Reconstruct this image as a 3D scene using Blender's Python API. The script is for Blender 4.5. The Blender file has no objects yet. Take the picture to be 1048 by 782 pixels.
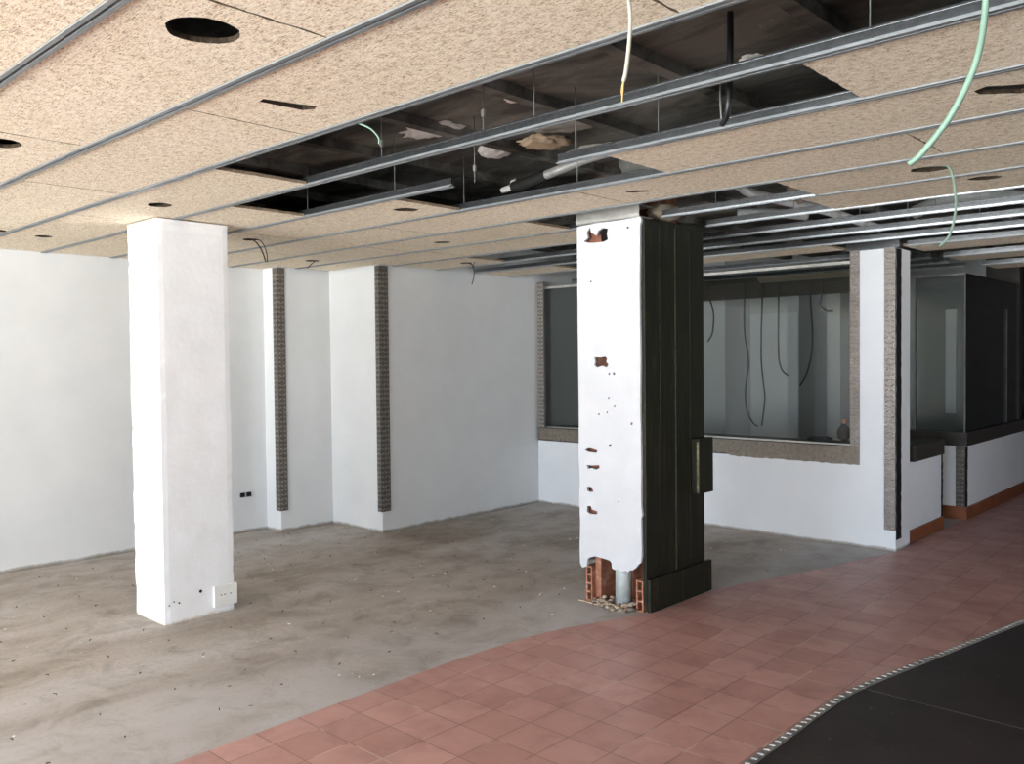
import bpy, bmesh, math, random
from mathutils import Vector, Matrix, Euler, noise
from mathutils.geometry import tessellate_polygon

SC = bpy.context.scene
COL = SC.collection
RND = random.Random(7)

# ------------------------------------------------------------------ materials
class NT:
    """small helper round a node tree"""
    def __init__(self, name):
        self.m = bpy.data.materials.new(name)
        self.m.use_nodes = True
        self.t = self.m.node_tree
        self.b = self.t.nodes['Principled BSDF']
        self.out = self.t.nodes['Material Output']
    def n(self, typ, **kw):
        nd = self.t.nodes.new(typ)
        for k, v in kw.items():
            if k.startswith('_'):
                setattr(nd, k[1:], v)
            else:
                nd.inputs[k.replace('__', ' ')].default_value = v
        return nd
    def l(self, a, b):
        self.t.links.new(a, b)
    def coords(self, scale=(1, 1, 1), rot=(0, 0, 0), rnd=False):
        tc = self.n('ShaderNodeTexCoord')
        src = tc.outputs['Object']
        if rnd:
            oi = self.n('ShaderNodeObjectInfo')
            mul = self.n('ShaderNodeMath', _operation='MULTIPLY'); mul.inputs[1].default_value = 37.0
            self.l(oi.outputs['Random'], mul.inputs[0])
            add = self.n('ShaderNodeVectorMath', _operation='ADD')
            self.l(src, add.inputs[0]); self.l(mul.outputs[0], add.inputs[1])
            src = add.outputs[0]
        mp = self.n('ShaderNodeMapping')
        mp.inputs['Scale'].default_value = scale
        mp.inputs['Rotation'].default_value = rot
        self.l(src, mp.inputs['Vector'])
        return mp.outputs['Vector']
    def noise(self, vec, scale, detail=4, rough=.55, dist=0.0):
        nd = self.n('ShaderNodeTexNoise')
        nd.inputs['Scale'].default_value = scale
        nd.inputs['Detail'].default_value = detail
        nd.inputs['Roughness'].default_value = rough
        nd.inputs['Distortion'].default_value = dist
        self.l(vec, nd.inputs['Vector'])
        return nd.outputs['Fac']
    def ramp(self, fac, stops):
        nd = self.n('ShaderNodeValToRGB')
        cr = nd.color_ramp
        while len(cr.elements) < len(stops):
            cr.elements.new(.5)
        for e, (p, c) in zip(cr.elements, stops):
            e.position = p
            e.color = (c[0], c[1], c[2], 1) if not isinstance(c, (int, float)) else (c, c, c, 1)
        self.l(fac, nd.inputs['Fac'])
        return nd.outputs['Color']
    def mix(self, a, b, fac, mode='MIX'):
        nd = self.n('ShaderNodeMix', _data_type='RGBA', _blend_type=mode)
        for s, v in ((6, a), (7, b)):
            if hasattr(v, 'links') or hasattr(v, 'is_linked'):
                self.l(v, nd.inputs[s])
            else:
                nd.inputs[s].default_value = (*v, 1)
        if hasattr(fac, 'is_linked'):
            self.l(fac, nd.inputs[0])
        else:
            nd.inputs[0].default_value = fac
        return nd.outputs[2]
    def math(self, op, a, b=None):
        nd = self.n('ShaderNodeMath', _operation=op)
        for i, v in enumerate((a, b)):
            if v is None: continue
            if hasattr(v, 'is_linked'): self.l(v, nd.inputs[i])
            else: nd.inputs[i].default_value = v
        return nd.outputs[0]
    def bump(self, h, strength=.3, dist=.01):
        nd = self.n('ShaderNodeBump')
        nd.inputs['Strength'].default_value = strength
        nd.inputs['Distance'].default_value = dist
        self.l(h, nd.inputs['Height'])
        self.l(nd.outputs['Normal'], self.b.inputs['Normal'])
    def col(self, c):
        if hasattr(c, 'is_linked'): self.l(c, self.b.inputs['Base Color'])
        else: self.b.inputs['Base Color'].default_value = (*c, 1)
    def set(self, rough=.6, metal=0.0, spec=.5):
        self.b.inputs['Roughness'].default_value = rough
        self.b.inputs['Metallic'].default_value = metal
        self.b.inputs['Specular IOR Level'].default_value = spec

MATS = {}
def simple(name, c, rough=.6, metal=0., spec=.5, var=.25, scale=14., bump=.0):
    k = NT(name)
    v = k.coords(rnd=True)
    f = k.noise(v, scale, 5, .6)
    lo = tuple(x * (1 - var) for x in c); hi = tuple(min(1, x * (1 + var)) for x in c)
    k.col(k.ramp(f, [(.3, lo), (.7, hi)]))
    k.set(rough, metal, spec)
    if bump: k.bump(k.noise(v, scale * 4, 4, .6), bump, .004)
    MATS[name] = k.m
    return k.m

def m_woodwool():
    k = NT('woodwool')
    fibs = []
    for i, ang in enumerate((0.15, 0.95, -0.6, 1.7, 2.4)):
        v = k.coords(scale=(1, 6.0, 2.5), rot=(0, 0, ang), rnd=True)
        fibs.append(k.noise(v, 34 + 4 * i, 2.0, .5, .9))
    f = fibs[0]
    for g in fibs[1:]:
        f = k.math('MAXIMUM', f, g)
    v = k.coords(rnd=True)
    fine = k.noise(v, 150, 3, .65)
    mid = k.noise(v, 38, 4, .6)
    big = k.noise(v, 1.6, 3, .5)
    h = k.math('ADD', k.math('ADD', f, k.math('MULTIPLY', fine, .42)), k.math('MULTIPLY', mid, .30))
    c = k.ramp(k.math('MULTIPLY', h, .75), [(.585, (.25, .175, .11)), (.66, (.64, .515, .37)), (.725, (.91, .79, .615)), (.82, (.98, .92, .79))])
    c2 = k.mix(c, (.88, .84, .78), k.ramp(big, [(.38, 0.22), (.62, .0)]), 'MULTIPLY')
    k.col(c2)
    k.set(.92, 0, .15)
    k.bump(h, .35, .005)
    MATS['woodwool'] = k.m

def m_galv(name='galvanised', key='galv', lo=.26, hi=.40, rough=.24):
    k = NT(name)
    v = k.coords(rnd=True)
    vo = k.n('ShaderNodeTexVoronoi'); vo.inputs['Scale'].default_value = 110
    k.l(v, vo.inputs['Vector'])
    f = k.mix(k.ramp(vo.outputs['Color'], [(0, lo), (1, hi)]), k.ramp(k.noise(v, 9, 4), [(.35, .62), (.7, 1.0)]), .6, 'MULTIPLY')
    k.col(k.mix(f, (.92, .97, 1.0), 1.0, 'MULTIPLY'))
    k.set(rough, .92, .5)
    MATS[key] = k.m

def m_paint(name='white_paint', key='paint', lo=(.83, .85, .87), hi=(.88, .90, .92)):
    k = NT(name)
    v = k.coords()
    a = k.noise(v, 2.3, 5, .6)
    b = k.noise(v, 60, 4, .6)
    c = k.ramp(a, [(.3, lo), (.7, hi)])
    tc = k.n('ShaderNodeTexCoord'); sp = k.n('ShaderNodeSeparateXYZ'); k.l(tc.outputs['Object'], sp.inputs[0])
    edge = k.math('ADD', sp.outputs['Z'], k.math('MULTIPLY', k.noise(v, 5, 7, .75), -.062))
    dirt = k.ramp(k.math('MULTIPLY', k.math('ADD', edge, .05), 10.0), [(.22, .95), (.40, .6), (.52, 0.0)])
    c = k.mix(c, (.24, .21, .165), dirt)
    k.col(c)
    k.set(.72, 0, .25)
    k.bump(b, .10, .003)
    MATS[key] = k.m

def m_column_paint(name='plaster_white', key='plaster', lo=(.80, .802, .803), hi=(.86, .862, .866)):
    k = NT(name)
    v = k.coords(rnd=True)
    c = k.ramp(k.noise(v, 5, 5, .6), [(.3, lo), (.7, hi)])
    tc = k.n('ShaderNodeTexCoord'); sp = k.n('ShaderNodeSeparateXYZ'); k.l(tc.outputs['Object'], sp.inputs[0])
    edge = k.math('ADD', sp.outputs['Z'], k.math('MULTIPLY', k.noise(v, 9, 6, .75), -.06))
    c = k.mix(c, (.50, .44, .33), k.ramp(k.math('MULTIPLY', k.math('ADD', edge, .05), 10.0), [(.18, .9), (.40, .0)]))
    k.col(c); k.set(.7, 0, .25)
    k.bump(k.noise(v, 15, 7, .62), .30, .008)
    MATS[key] = k.m

def m_screed():
    k = NT('concrete_screed')
    v = k.coords()
    vs = k.coords(scale=(1, .35, 1), rot=(0, 0, .35))
    a = k.noise(vs, 1.3, 6, .62, .4)
    b = k.noise(v, 3.6, 7, .68, .8)
    d = k.noise(v, 42, 5, .7)
    base = k.ramp(a, [(.36, (.325, .28, .235)), (.5, (.435, .395, .355)), (.64, (.51, .49, .475))])
    base = k.mix(base, k.ramp(b, [(.34, (.55, .51, .47)), (.52, (1, 1, 1)), (.70, (1.15, 1.15, 1.2))]), .6, 'MULTIPLY')
    base = k.mix(base, k.ramp(d, [(.32, .72), (.5, 1.0), (.72, 1.1)]), .6, 'MULTIPLY')
    # paler band swept along the front, worn towards the tiles
    tc = k.n('ShaderNodeTexCoord'); sp = k.n('ShaderNodeSeparateXYZ'); k.l(tc.outputs['Object'], sp.inputs[0])
    e = k.math('ADD', sp.outputs['X'], k.math('MULTIPLY', sp.outputs['Y'], -.22))
    e = k.math('ADD', e, k.math('MULTIPLY', k.noise(v, 1.1, 5, .6), 1.5))
    pale = k.ramp(k.math('MULTIPLY', k.math('ADD', e, 4.6), .6), [(.20, 0.0), (.85, 1.0)])
    pale2 = k.math('MULTIPLY', pale, k.ramp(b, [(.30, .25), (.6, .75)]))
    base = k.mix(base, (.47, .475, .50), pale2)
    spots = k.noise(v, 17, 2, .5)
    base = k.mix(base, (.12, .11, .10), k.ramp(spots, [(.735, 0.0), (.76, .75)]))
    k.col(base); k.set(.68, 0, .35)
    k.bump(k.math('ADD', d, b), .2, .004)
    MATS['screed'] = k.m

def m_tiles():
    k = NT('terracotta_tiles')
    v = k.coords()
    mp = k.n('ShaderNodeMapping'); mp.inputs['Location'].default_value = (3.155, -2.14 + .2155 * 20, 0)
    tc = k.n('ShaderNodeTexCoord'); k.l(tc.outputs['Object'], mp.inputs['Vector'])
    br = k.n('ShaderNodeTexBrick', _offset=0.0, _squash=1.0)
    br.inputs['Scale'].default_value = 1.0
    br.inputs['Mortar Size'].default_value = .0035
    br.inputs['Mortar Smooth'].default_value = .35
    br.inputs['Brick Width'].default_value = .2175
    br.inputs['Row Height'].default_value = .2155
    br.inputs['Bias'].default_value = 0
    br.inputs['Color1'].default_value = (.44, .235, .205, 1)
    br.inputs['Color2'].default_value = (.54, .305, .275, 1)
    br.inputs['Mortar'].default_value = (.27, .155, .13, 1)
    k.l(mp.outputs[0], br.inputs['Vector'])
    cloud = k.noise(v, 4.5, 6, .65, .5)
    c = k.mix(br.outputs['Color'], k.ramp(cloud, [(.28, (.70, .66, .66)), (.5, (1, 1, 1)), (.75, (1.15, 1.2, 1.25))]), .7, 'MULTIPLY')
    # pale filler left in some of the joints
    j = k.noise(v, 3.1, 2, .5)
    pale = k.math('MULTIPLY', k.math('MULTIPLY', br.outputs['Fac'], k.ramp(j, [(.56, 0.0), (.60, 1.0)])), .75)
    c = k.mix(c, (.66, .52, .45), pale)
    k.col(c); k.set(.42, 0, .42)
    rg = k.ramp(k.noise(v, 7, 5, .6), [(.3, .34), (.7, .52)])
    k.l(rg, k.b.inputs['Roughness'])
    k.bump(k.math('ADD', k.math('MULTIPLY', br.outputs['Fac'], -1.0), k.math('MULTIPLY', k.noise(v, 30, 3), .12)), .35, .003)
    MATS['tiles'] = k.m

def m_mat():
    k = NT('dark_floor')
    v = k.coords()
    c = k.ramp(k.noise(v, 3.5, 6, .65), [(.3, (.017, .014, .0145)), (.7, (.038, .030, .031))])
    c = k.mix(c, (.16, .15, .15), k.ramp(k.noise(v, 21, 2, .5), [(.71, 0.0), (.74, .6)]))
    c = k.mix(c, (.05, .045, .045), k.ramp(k.noise(v, 130, 3, .6), [(.5, 0.0), (.8, .8)]))
    k.col(c); k.set(.55, 0, .4)
    MATS['darkfloor'] = k.m

def m_slab():
    k = NT('dark_slab')
    v = k.coords()
    vs = k.coords(scale=(.35, 1, 1))
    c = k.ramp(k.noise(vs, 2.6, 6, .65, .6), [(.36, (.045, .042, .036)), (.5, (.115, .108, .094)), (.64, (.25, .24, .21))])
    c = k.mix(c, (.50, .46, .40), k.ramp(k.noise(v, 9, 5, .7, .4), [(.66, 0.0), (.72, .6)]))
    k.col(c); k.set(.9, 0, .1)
    k.bump(k.noise(v, 14, 6, .7), .5, .02)
    MATS['slab'] = k.m

def m_wood():
    k = NT('dark_boards')
    v = k.coords(scale=(9, 9, .9), rnd=True)
    f = k.noise(v, 3.2, 6, .65, .8)
    c = k.ramp(f, [(.3, (.007, .0075, .003)), (.55, (.015, .0155, .007)), (.78, (.050, .043, .020))])
    k.col(c); k.set(.5, 0, .28)
    k.bump(f, .25, .004)
    MATS['wood'] = k.m

def m_glass():
    k = NT('shop_glass')
    t = k.t
    t.nodes.remove(k.b)
    fr = k.n('ShaderNodeFresnel'); fr.inputs['IOR'].default_value = 1.36
    tr = k.n('ShaderNodeBsdfTransparent'); tr.inputs['Color'].default_value = (.75, .77, .76, 1)
    gl = k.n('ShaderNodeBsdfGlossy'); gl.inputs['Roughness'].default_value = .015
    mx = k.n('ShaderNodeMixShader')
    k.l(fr.outputs[0], mx.inputs[0]); k.l(tr.outputs[0], mx.inputs[1]); k.l(gl.outputs[0], mx.inputs[2])
    k.l(mx.outputs[0], k.out.inputs['Surface'])
    MATS['glass'] = k.m

def m_brick():
    k = NT('red_brick')
    v = k.coords(rnd=True)
    c = k.ramp(k.noise(v, 16, 6, .7), [(.3, (.22, .085, .05)), (.52, (.37, .165, .10)), (.70, (.52, .36, .28))])
    k.col(c); k.set(.85, 0, .2); k.bump(k.noise(v, 50, 5, .7), .4, .004)
    MATS['brick'] = k.m

def m_tread():
    k = NT('tread_plate')
    v = k.coords(rnd=True)
    f = k.noise(v, 11, 5, .65)
    c = k.ramp(f, [(.3, (.20, .175, .15)), (.7, (.30, .27, .245))])
    k.col(c); k.set(.45, .55, .5)
    MATS['tread'] = k.m

m_woodwool(); m_galv(); m_galv('galvanised_glare', 'galv_glare', .55, .78, .38); m_paint(); m_paint('dull_paint', 'paint_dim', (.36, .365, .36), (.42, .43, .42)); m_paint('grey_white_paint', 'paint_grey', (.655, .665, .66), (.715, .725, .72)); m_column_paint(); m_column_paint('plaster_old', 'plaster_old', (.57, .575, .585), (.62, .625, .635)); m_screed(); m_tiles(); m_mat(); m_slab(); m_wood(); m_glass(); m_brick(); m_tread()  # lighter galvanised copy holds the right-hand rails' reflected glare in its colour
simple('tread_dark', (.12, .105, .09), .5, .35, .5, .3, 20)
simple('tread_raised', (.50, .46, .42), .4, .45, .5, .15, 20)
simple('rail_cap', (.235, .25, .255), .4, .35, .5, .15, 20)
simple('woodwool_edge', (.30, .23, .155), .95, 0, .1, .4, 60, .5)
simple('woodwool_hole_shade', (.05, .036, .024), .95, 0, .1, .5, 60, .5)  # panel hole walls, the shade inside put into the colour
simple('orange_plastic', (.80, .16, .03), .4, 0, .5, .1)
simple('brick_dark', (.22, .095, .06), .9, 0, .15, .45, 16, .4)
simple('void_shade', (.012, .010, .009), .95, 0, .1, .5, 20)  # near-black for hole marks, shade of the void put into the colour
simple('tread_raised_dim', (.27, .245, .22), .45, .4, .5, .2, 20)
simple('edging_raised', (.33, .32, .305), .45, .3, .5, .2, 20)
simple('edging_base', (.25, .24, .23), .5, .2, .5, .3, 20)
simple('plank_wear', (.17, .145, .085), .7, 0, .3, .6, 25)
simple('ribbed', (.25, .215, .175), .55, .3, .4, .22, 30)
simple('skirting', (.26, .085, .035), .45, 0, .4, .25, 9)
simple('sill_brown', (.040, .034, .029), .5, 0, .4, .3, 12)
simple('black_glue', (.012, .011, .011), .7, 0, .3, .5, 30, .4)
simple('black_cable', (.012, .012, .013), .45, 0, .5, .2)
simple('white_cable', (.44, .415, .34), .45, 0, .5, .1)
simple('copper', (.62, .42, .16), .45, .3, .5, .2)
simple('green_cable', (.19, .31, .235), .42, 0, .5, .1)
simple('green_dark', (.16, .24, .18), .5, 0, .5, .2)
simple('white_pvc', (.72, .72, .70), .4, 0, .5, .12)
simple('grey_pvc', (.42, .45, .43), .45, 0, .5, .2)
simple('duct_grey', (.16, .165, .155), .55, .3, .4, .3, 8)
simple('duct_mid', (.115, .12, .11), .6, .1, .4, .3, 8)
simple('duct_black', (.022, .021, .020), .7, 0, .3, .3, 10)
simple('foil', (.50, .50, .48), .4, .45, .5, .3, 18, .3)
simple('insulation', (.30, .25, .19), .95, 0, .1, .35, 12, .8)
simple('patch_white', (.78, .75, .71), .95, 0, .1, .14, 12, .8)
simple('patch_tan', (.56, .43, .30), .95, 0, .1, .3, 14, .8)
simple('patch_grey', (.36, .34, .30), .95, 0, .1, .3, 12, .8)
simple('rubble', (.34, .27, .21), .95, 0, .1, .55, 9, .5)
simple('plastic_white', (.80, .79, .75), .4, 0, .5, .05)
simple('black_plastic', (.012, .012, .012), .5, 0, .4, .2)
simple('frame_metal', (.60, .59, .55), .38, .6, .5, .15)
simple('cavity', (.10, .05, .035), .95, 0, .1, .5, 14, .5)

# ------------------------------------------------------------------ geometry
class MB:
    def __init__(self):
        self.bm = bmesh.new()
    def box(self, x0, x1, y0, y1, z0, z1, rot=None):
        r = bmesh.ops.create_cube(self.bm, size=1)
        c = Vector(((x0 + x1) / 2, (y0 + y1) / 2, (z0 + z1) / 2))
        for v in r['verts']:
            p = Vector((v.co.x * (x1 - x0), v.co.y * (y1 - y0), v.co.z * (z1 - z0)))
            if rot: p = rot @ p
            v.co = p + c
        return self
    def prism(self, outer, holes=(), a=0., b=1., axis='z', edge_slots=False):
        """polygon with holes (2d loops) extruded from a to b along an axis"""
        loops = [list(outer)] + [list(h) for h in holes]
        def place(p, t):
            if axis == 'z': return Vector((p[0], p[1], t))
            if axis == 'y': return Vector((p[0], t, p[1]))
            return Vector((t, p[0], p[1]))
        tris = tessellate_polygon([[Vector((p[0], p[1], 0)) for p in l] for l in loops])
        flat = [p for l in loops for p in l]
        lo = [self.bm.verts.new(place(p, a)) for p in flat]
        hi = [self.bm.verts.new(place(p, b)) for p in flat]
        for t in tris:
            try:
                self.bm.faces.new([lo[i] for i in t])
                self.bm.faces.new([hi[i] for i in reversed(t)])
            except ValueError:
                pass
        k = 0
        for l in loops:
            n = len(l)
            for i in range(n):
                j = (i + 1) % n
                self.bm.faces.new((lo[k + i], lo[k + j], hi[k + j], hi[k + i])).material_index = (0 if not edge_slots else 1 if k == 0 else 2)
            k += n
        bmesh.ops.recalc_face_normals(self.bm, faces=self.bm.faces[:])
        return self
    def tube(self, pts, r, seg=8, smooth=True, radii=None, cap=True):
        pts = [Vector(p) for p in pts]
        if smooth and len(pts) > 2:
            out = []; rr = []
            n = len(pts)
            for i in range(n - 1):
                p0 = pts[max(i - 1, 0)]; p1 = pts[i]; p2 = pts[i + 1]; p3 = pts[min(i + 2, n - 1)]
                for s in range(6):
                    t = s / 6
                    out.append(.5 * ((2 * p1) + (-p0 + p2) * t + (2 * p0 - 5 * p1 + 4 * p2 - p3) * t * t + (-p0 + 3 * p1 - 3 * p2 + p3) * t ** 3))
                    if radii: rr.append(radii[i] * (1 - t) + radii[i + 1] * t)
            out.append(pts[-1])
            if radii: rr.append(radii[-1])
            pts = out
            radii = rr if radii else None
        rings = []
        tang = (pts[1] - pts[0]).normalized()
        up = Vector((0, 0, 1)) if abs(tang.z) < .9 else Vector((1, 0, 0))
        nrm = tang.cross(up).normalized()
        for i, p in enumerate(pts):
            a = pts[max(i - 1, 0)]; b = pts[min(i + 1, len(pts) - 1)]
            t = (b - a).normalized()
            nrm = (nrm - t * nrm.dot(t)).normalized()
            bi = t.cross(nrm)
            rad = radii[i] if radii else r
            rings.append([self.bm.verts.new(p + (nrm * math.cos(2 * math.pi * k / seg) + bi * math.sin(2 * math.pi * k / seg)) * rad) for k in range(seg)])
        for A, B in zip(rings, rings[1:]):
            for k in range(seg):
                f = self.bm.faces.new((A[k], A[(k + 1) % seg], B[(k + 1) % seg], B[k])); f.smooth = True
        if cap:
            self.bm.faces.new(rings[0][::-1]); self.bm.faces.new(rings[-1])
        return self
    def blob(self, c, s, amp=.25, freq=3., sub=3, seed=0, rot=0):
        r = bmesh.ops.create_icosphere(self.bm, subdivisions=sub, radius=1)
        R = Matrix.Rotation(rot, 3, 'Z')
        for v in r['verts']:
            n = noise.noise(v.co * freq + Vector((seed * 3.1, seed * 1.7, seed))) * amp
            n += noise.noise(v.co * freq * 2.7 + Vector((seed * 5.1, 0, seed))) * amp * .5
            q = v.co * (1 + n)
            q = Vector((q.x * s[0], q.y * s[1], q.z * s[2]))
            v.co = R @ q + Vector(c)
        for f in self.bm.faces: f.smooth = True
        return self
    def rough_box(self, x0, x1, y0, y1, z0, z1, step=.05, amp=.004, edge=.006, seed=0):
        """box with gridded faces, uneven planes and knocked edges"""
        nx = max(1, round((x1 - x0) / step)); ny = max(1, round((y1 - y0) / step)); nz = max(1, round((z1 - z0) / step))
        cache = {}
        def vert(i, j, k):
            key = (i, j, k)
            if key not in cache:
                p = Vector((x0 + (x1 - x0) * i / nx, y0 + (y1 - y0) * j / ny, z0 + (z1 - z0) * k / nz))
                ex = i in (0, nx); ey = j in (0, ny); ez = k in (0, nz)
                n = noise.noise(p * 6 + Vector((seed, seed * 2, 0)))
                n2 = abs(noise.noise(p * 19 + Vector((seed * 3, 0, seed))))
                c = Vector(((x0 + x1) / 2 - p.x, (y0 + y1) / 2 - p.y, 0))
                d = Vector((0, 0, 0))
                if ex: d.x += (1 if i == 0 else -1) * (amp * n + (edge * (.4 + 2.2 * n2 * n2) if ey else 0))
                if ey: d.y += (1 if j == 0 else -1) * (amp * n + (edge * (.4 + 2.2 * n2 * n2) if ex else 0))
                cache[key] = self.bm.verts.new(p + d)
            return cache[key]
        def quad(a, b, c, d): self.bm.faces.new((vert(*a), vert(*b), vert(*c), vert(*d)))
        for k in range(nz):
            for i in range(nx):
                quad((i, 0, k), (i + 1, 0, k), (i + 1, 0, k + 1), (i, 0, k + 1))
                quad((i + 1, ny, k), (i, ny, k), (i, ny, k + 1), (i + 1, ny, k + 1))
            for j in range(ny):
                quad((0, j + 1, k), (0, j, k), (0, j, k + 1), (0, j + 1, k + 1))
                quad((nx, j, k), (nx, j + 1, k), (nx, j + 1, k + 1), (nx, j, k + 1))
        for i in range(nx):
            for j in range(ny):
                quad((i, j + 1, 0), (i + 1, j + 1, 0), (i + 1, j, 0), (i, j, 0))
                quad((i, j, nz), (i + 1, j, nz), (i + 1, j + 1, nz), (i, j + 1, nz))
        return self
    def build(self, name, mat, parent=None, origin=None, center=False, bevel=0):
        me = bpy.data.meshes.new(name)
        bmesh.ops.recalc_face_normals(self.bm, faces=self.bm.faces[:])
        if bevel:
            bmesh.ops.bevel(self.bm, geom=[e for e in self.bm.edges if e.calc_face_angle(0) > .6], offset=bevel, segments=2, profile=.5, affect='EDGES')
        if center:
            vs = [v.co for v in self.bm.verts]
            origin = Vector(((min(v.x for v in vs) + max(v.x for v in vs)) / 2, (min(v.y for v in vs) + max(v.y for v in vs)) / 2, min(v.z for v in vs)))
        off = Vector(origin) if origin is not None else Vector((0, 0, 0))
        if parent is not None:                      # geometry is given in world space
            off = Vector(parent.location)
        for v in self.bm.verts: v.co -= off
        self.bm.to_mesh(me); self.bm.free()
        me.materials.append(MATS[mat])
        o = bpy.data.objects.new(name, me)
        COL.objects.link(o)
        if parent is not None: o.parent = parent
        else: o.location = off
        return o

def tag(o, label, cat, group=None, kind=None):
    o['label'] = label; o['category'] = cat
    if group: o['group'] = group
    o['kind'] = kind or 'thing'
    return o
def thing(name, label, cat, loc, group=None):
    o = bpy.data.objects.new(name, None); COL.objects.link(o)
    o.location = loc; o.empty_display_size = .1
    return tag(o, label, cat, group)
def struct(o):
    o['kind'] = 'structure'
    return o

def ell(cx, cy, rx, ry, n=28, jit=.0, rot=0., seed=1):
    out = []
    n = n if n < 15 else n * 2
    for i in range(n):
        a = 2 * math.pi * i / n
        q = Vector((math.cos(a) * 1.3, math.sin(a) * 1.3, seed * 3.7))
        j = 1 + jit * (1.1 * noise.noise(q) + .7 * noise.noise(q * 5))
        x = math.cos(a) * rx * j; y = math.sin(a) * ry * j
        out.append((cx + x * math.cos(rot) - y * math.sin(rot), cy + x * math.sin(rot) + y * math.cos(rot)))
    return out

# ------------------------------------------------------------------ shell
SLAB = 2.80
FY = -5.5             # inner face of the shopfront
OX0, OX1 = -5.8, 1.4  # its opening
SY0, SY1 = 6.75, 7.15   # slit added in the unseen right-hand wall to light the passage wall
CZ = 2.475            # underside of the rails
PZ = 2.483            # underside of the panels

MB().box(-7.7, 3.4, FY - .2, 13.3, -.12, 0).build('floor', 'screed')
struct(bpy.data.objects['floor'])
NOSE = [(-1.600, FY), (-1.604, -2.5), (-1.607, 0.0), (-1.608, 1.5), (-1.606, 2.6), (-1.605, 3.3), (-1.603, 3.85), (-1.575, 4.18), (-1.43, 4.92), (-1.272, 5.72), (-.92, 7.5), (-.52, 9.5), (-.15, 11.3), (.2, 12.98)]
EDGE = [(-3.28, FY), (-3.285, -3.5), (-3.29, -1.5), (-3.295, 0.0), (-3.302, .9), (-3.310, 1.6), (-3.318, 2.2), (-3.323, 2.7), (-3.324, 3.21), (-3.265, 3.79), (-3.09, 4.33), (-3.01, 4.56), (-2.985, 5.27), (-2.72, 6.2), (-2.53, 7.0), (-2.47, 7.22)]
def smooth2(p, n=5):
    out = []
    for i in range(len(p) - 1):
        P = [Vector(p[max(i - 1, 0)]), Vector(p[i]), Vector(p[i + 1]), Vector(p[min(i + 2, len(p) - 1)])]
        for s in range(n):
            t = s / n
            q = .5 * ((2 * P[1]) + (-P[0] + P[2]) * t + (2 * P[0] - 5 * P[1] + 4 * P[2] - P[3]) * t * t + (-P[0] + 3 * P[1] - 3 * P[2] + P[3]) * t ** 3)
            out.append((q.x, q.y))
    out.append(p[-1])
    return out
edge_s = [(x + .002 * noise.noise(Vector((x * 9, y * 9, 0))), y) for x, y in smooth2(EDGE, 9)]
tile_poly = edge_s + [(-2.47, 12.98)] + NOSE[::-1]
struct(MB().prism(tile_poly, (), .0005, .006).build('floor', 'tiles'))
# dark floor beyond the edging, in two fields with a joint between them
x3 = 3.18
f1 = [p for p in NOSE if p[1] < 4.15]
struct(MB().prism([(x + .012, y) for x, y in f1] + [(-1.566, 4.138), (x3, 4.138 - .03), (x3, FY)], (), .0005, .004).build('floor', 'darkfloor'))
f2 = [p for p in NOSE if p[1] > 4.15]
struct(MB().prism([(-1.565, 4.150)] + [(x + .012, y) for x, y in f2] + [(x3, 12.98), (x3, 4.150 - .03)], (), .0005, .004).build('floor', 'darkfloor'))

# slab with ribs over the open plenum
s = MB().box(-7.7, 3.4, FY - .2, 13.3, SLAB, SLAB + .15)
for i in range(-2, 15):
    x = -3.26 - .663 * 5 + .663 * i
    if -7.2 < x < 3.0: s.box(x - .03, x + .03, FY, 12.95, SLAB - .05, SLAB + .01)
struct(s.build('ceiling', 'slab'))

# left wall with its two steps towards the room
wl = [(-7.33, FY - .2), (-7.335, 4.43), (-7.09, 4.43), (-7.09, 5.012), (-6.31, 5.012), (-6.325, 7.22), (-6.31, 12.6), (-7.7, 12.6), (-7.7, FY - .2)]
struct(MB().prism(wl, (), 0, SLAB).build('wall_left', 'paint_grey'))
# wall under the shop window, the white pier at its end
def wall_poly(profile, a, b, axis, name, mat='paint'):
    return struct(MB().prism(profile, (), a, b, axis).build(name, mat))
MB_b = MB()
# irregular upper edge where the tiles of the sill were hacked off
MB_b.box(-6.32, -2.84, 7.225, 7.36, 0, .70)
MB_b.box(-2.84, -2.475, 7.225, 7.555, 0, 2.47)
struct(MB_b.build('wall_back', 'paint'))
struct(MB().box(-2.63, -2.50, 7.555, 8.50, 0, .69).build('wall_passage', 'paint'))
struct(MB().box(-2.98, -2.45, 9.05, 9.19, 0, .72).box(-2.58, -2.45, 9.19, 12.6, 0, .72).build('wall_inner', 'paint'))
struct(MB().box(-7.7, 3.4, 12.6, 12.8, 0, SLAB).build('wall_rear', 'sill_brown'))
struct(MB().box(3.2, 3.4, FY - .2, SY0, 0, SLAB).box(3.2, 3.4, SY0, SY1, 2.46, SLAB).build('wall_right', 'paint'))
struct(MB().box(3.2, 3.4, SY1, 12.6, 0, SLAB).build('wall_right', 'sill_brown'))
# shopfront behind the camera: plinth, lintel and piers round one wide opening
fr = MB().box(-7.33, 3.2, FY - .2, FY, 0, .06).box(-7.33, 3.2, FY - .2, FY, 2.46, SLAB)
fr.box(-7.33, OX0, FY - .2, FY, .06, 2.46).box(OX1, 3.2, FY - .2, FY, .06, 2.46)
struct(fr.build('wall_front', 'paint'))

# terracotta skirting in the passage
struct(MB().box(-2.50, -2.484, 7.56, 8.50, .006, .115).build('baseboard_passage', 'skirting'))
sk = MB().box(-2.98, -2.435, 9.034, 9.05, .006, .13).box(-2.45, -2.434, 9.05, 12.6, .006, .125)
struct(sk.build('baseboard_inner', 'skirting'))
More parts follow.
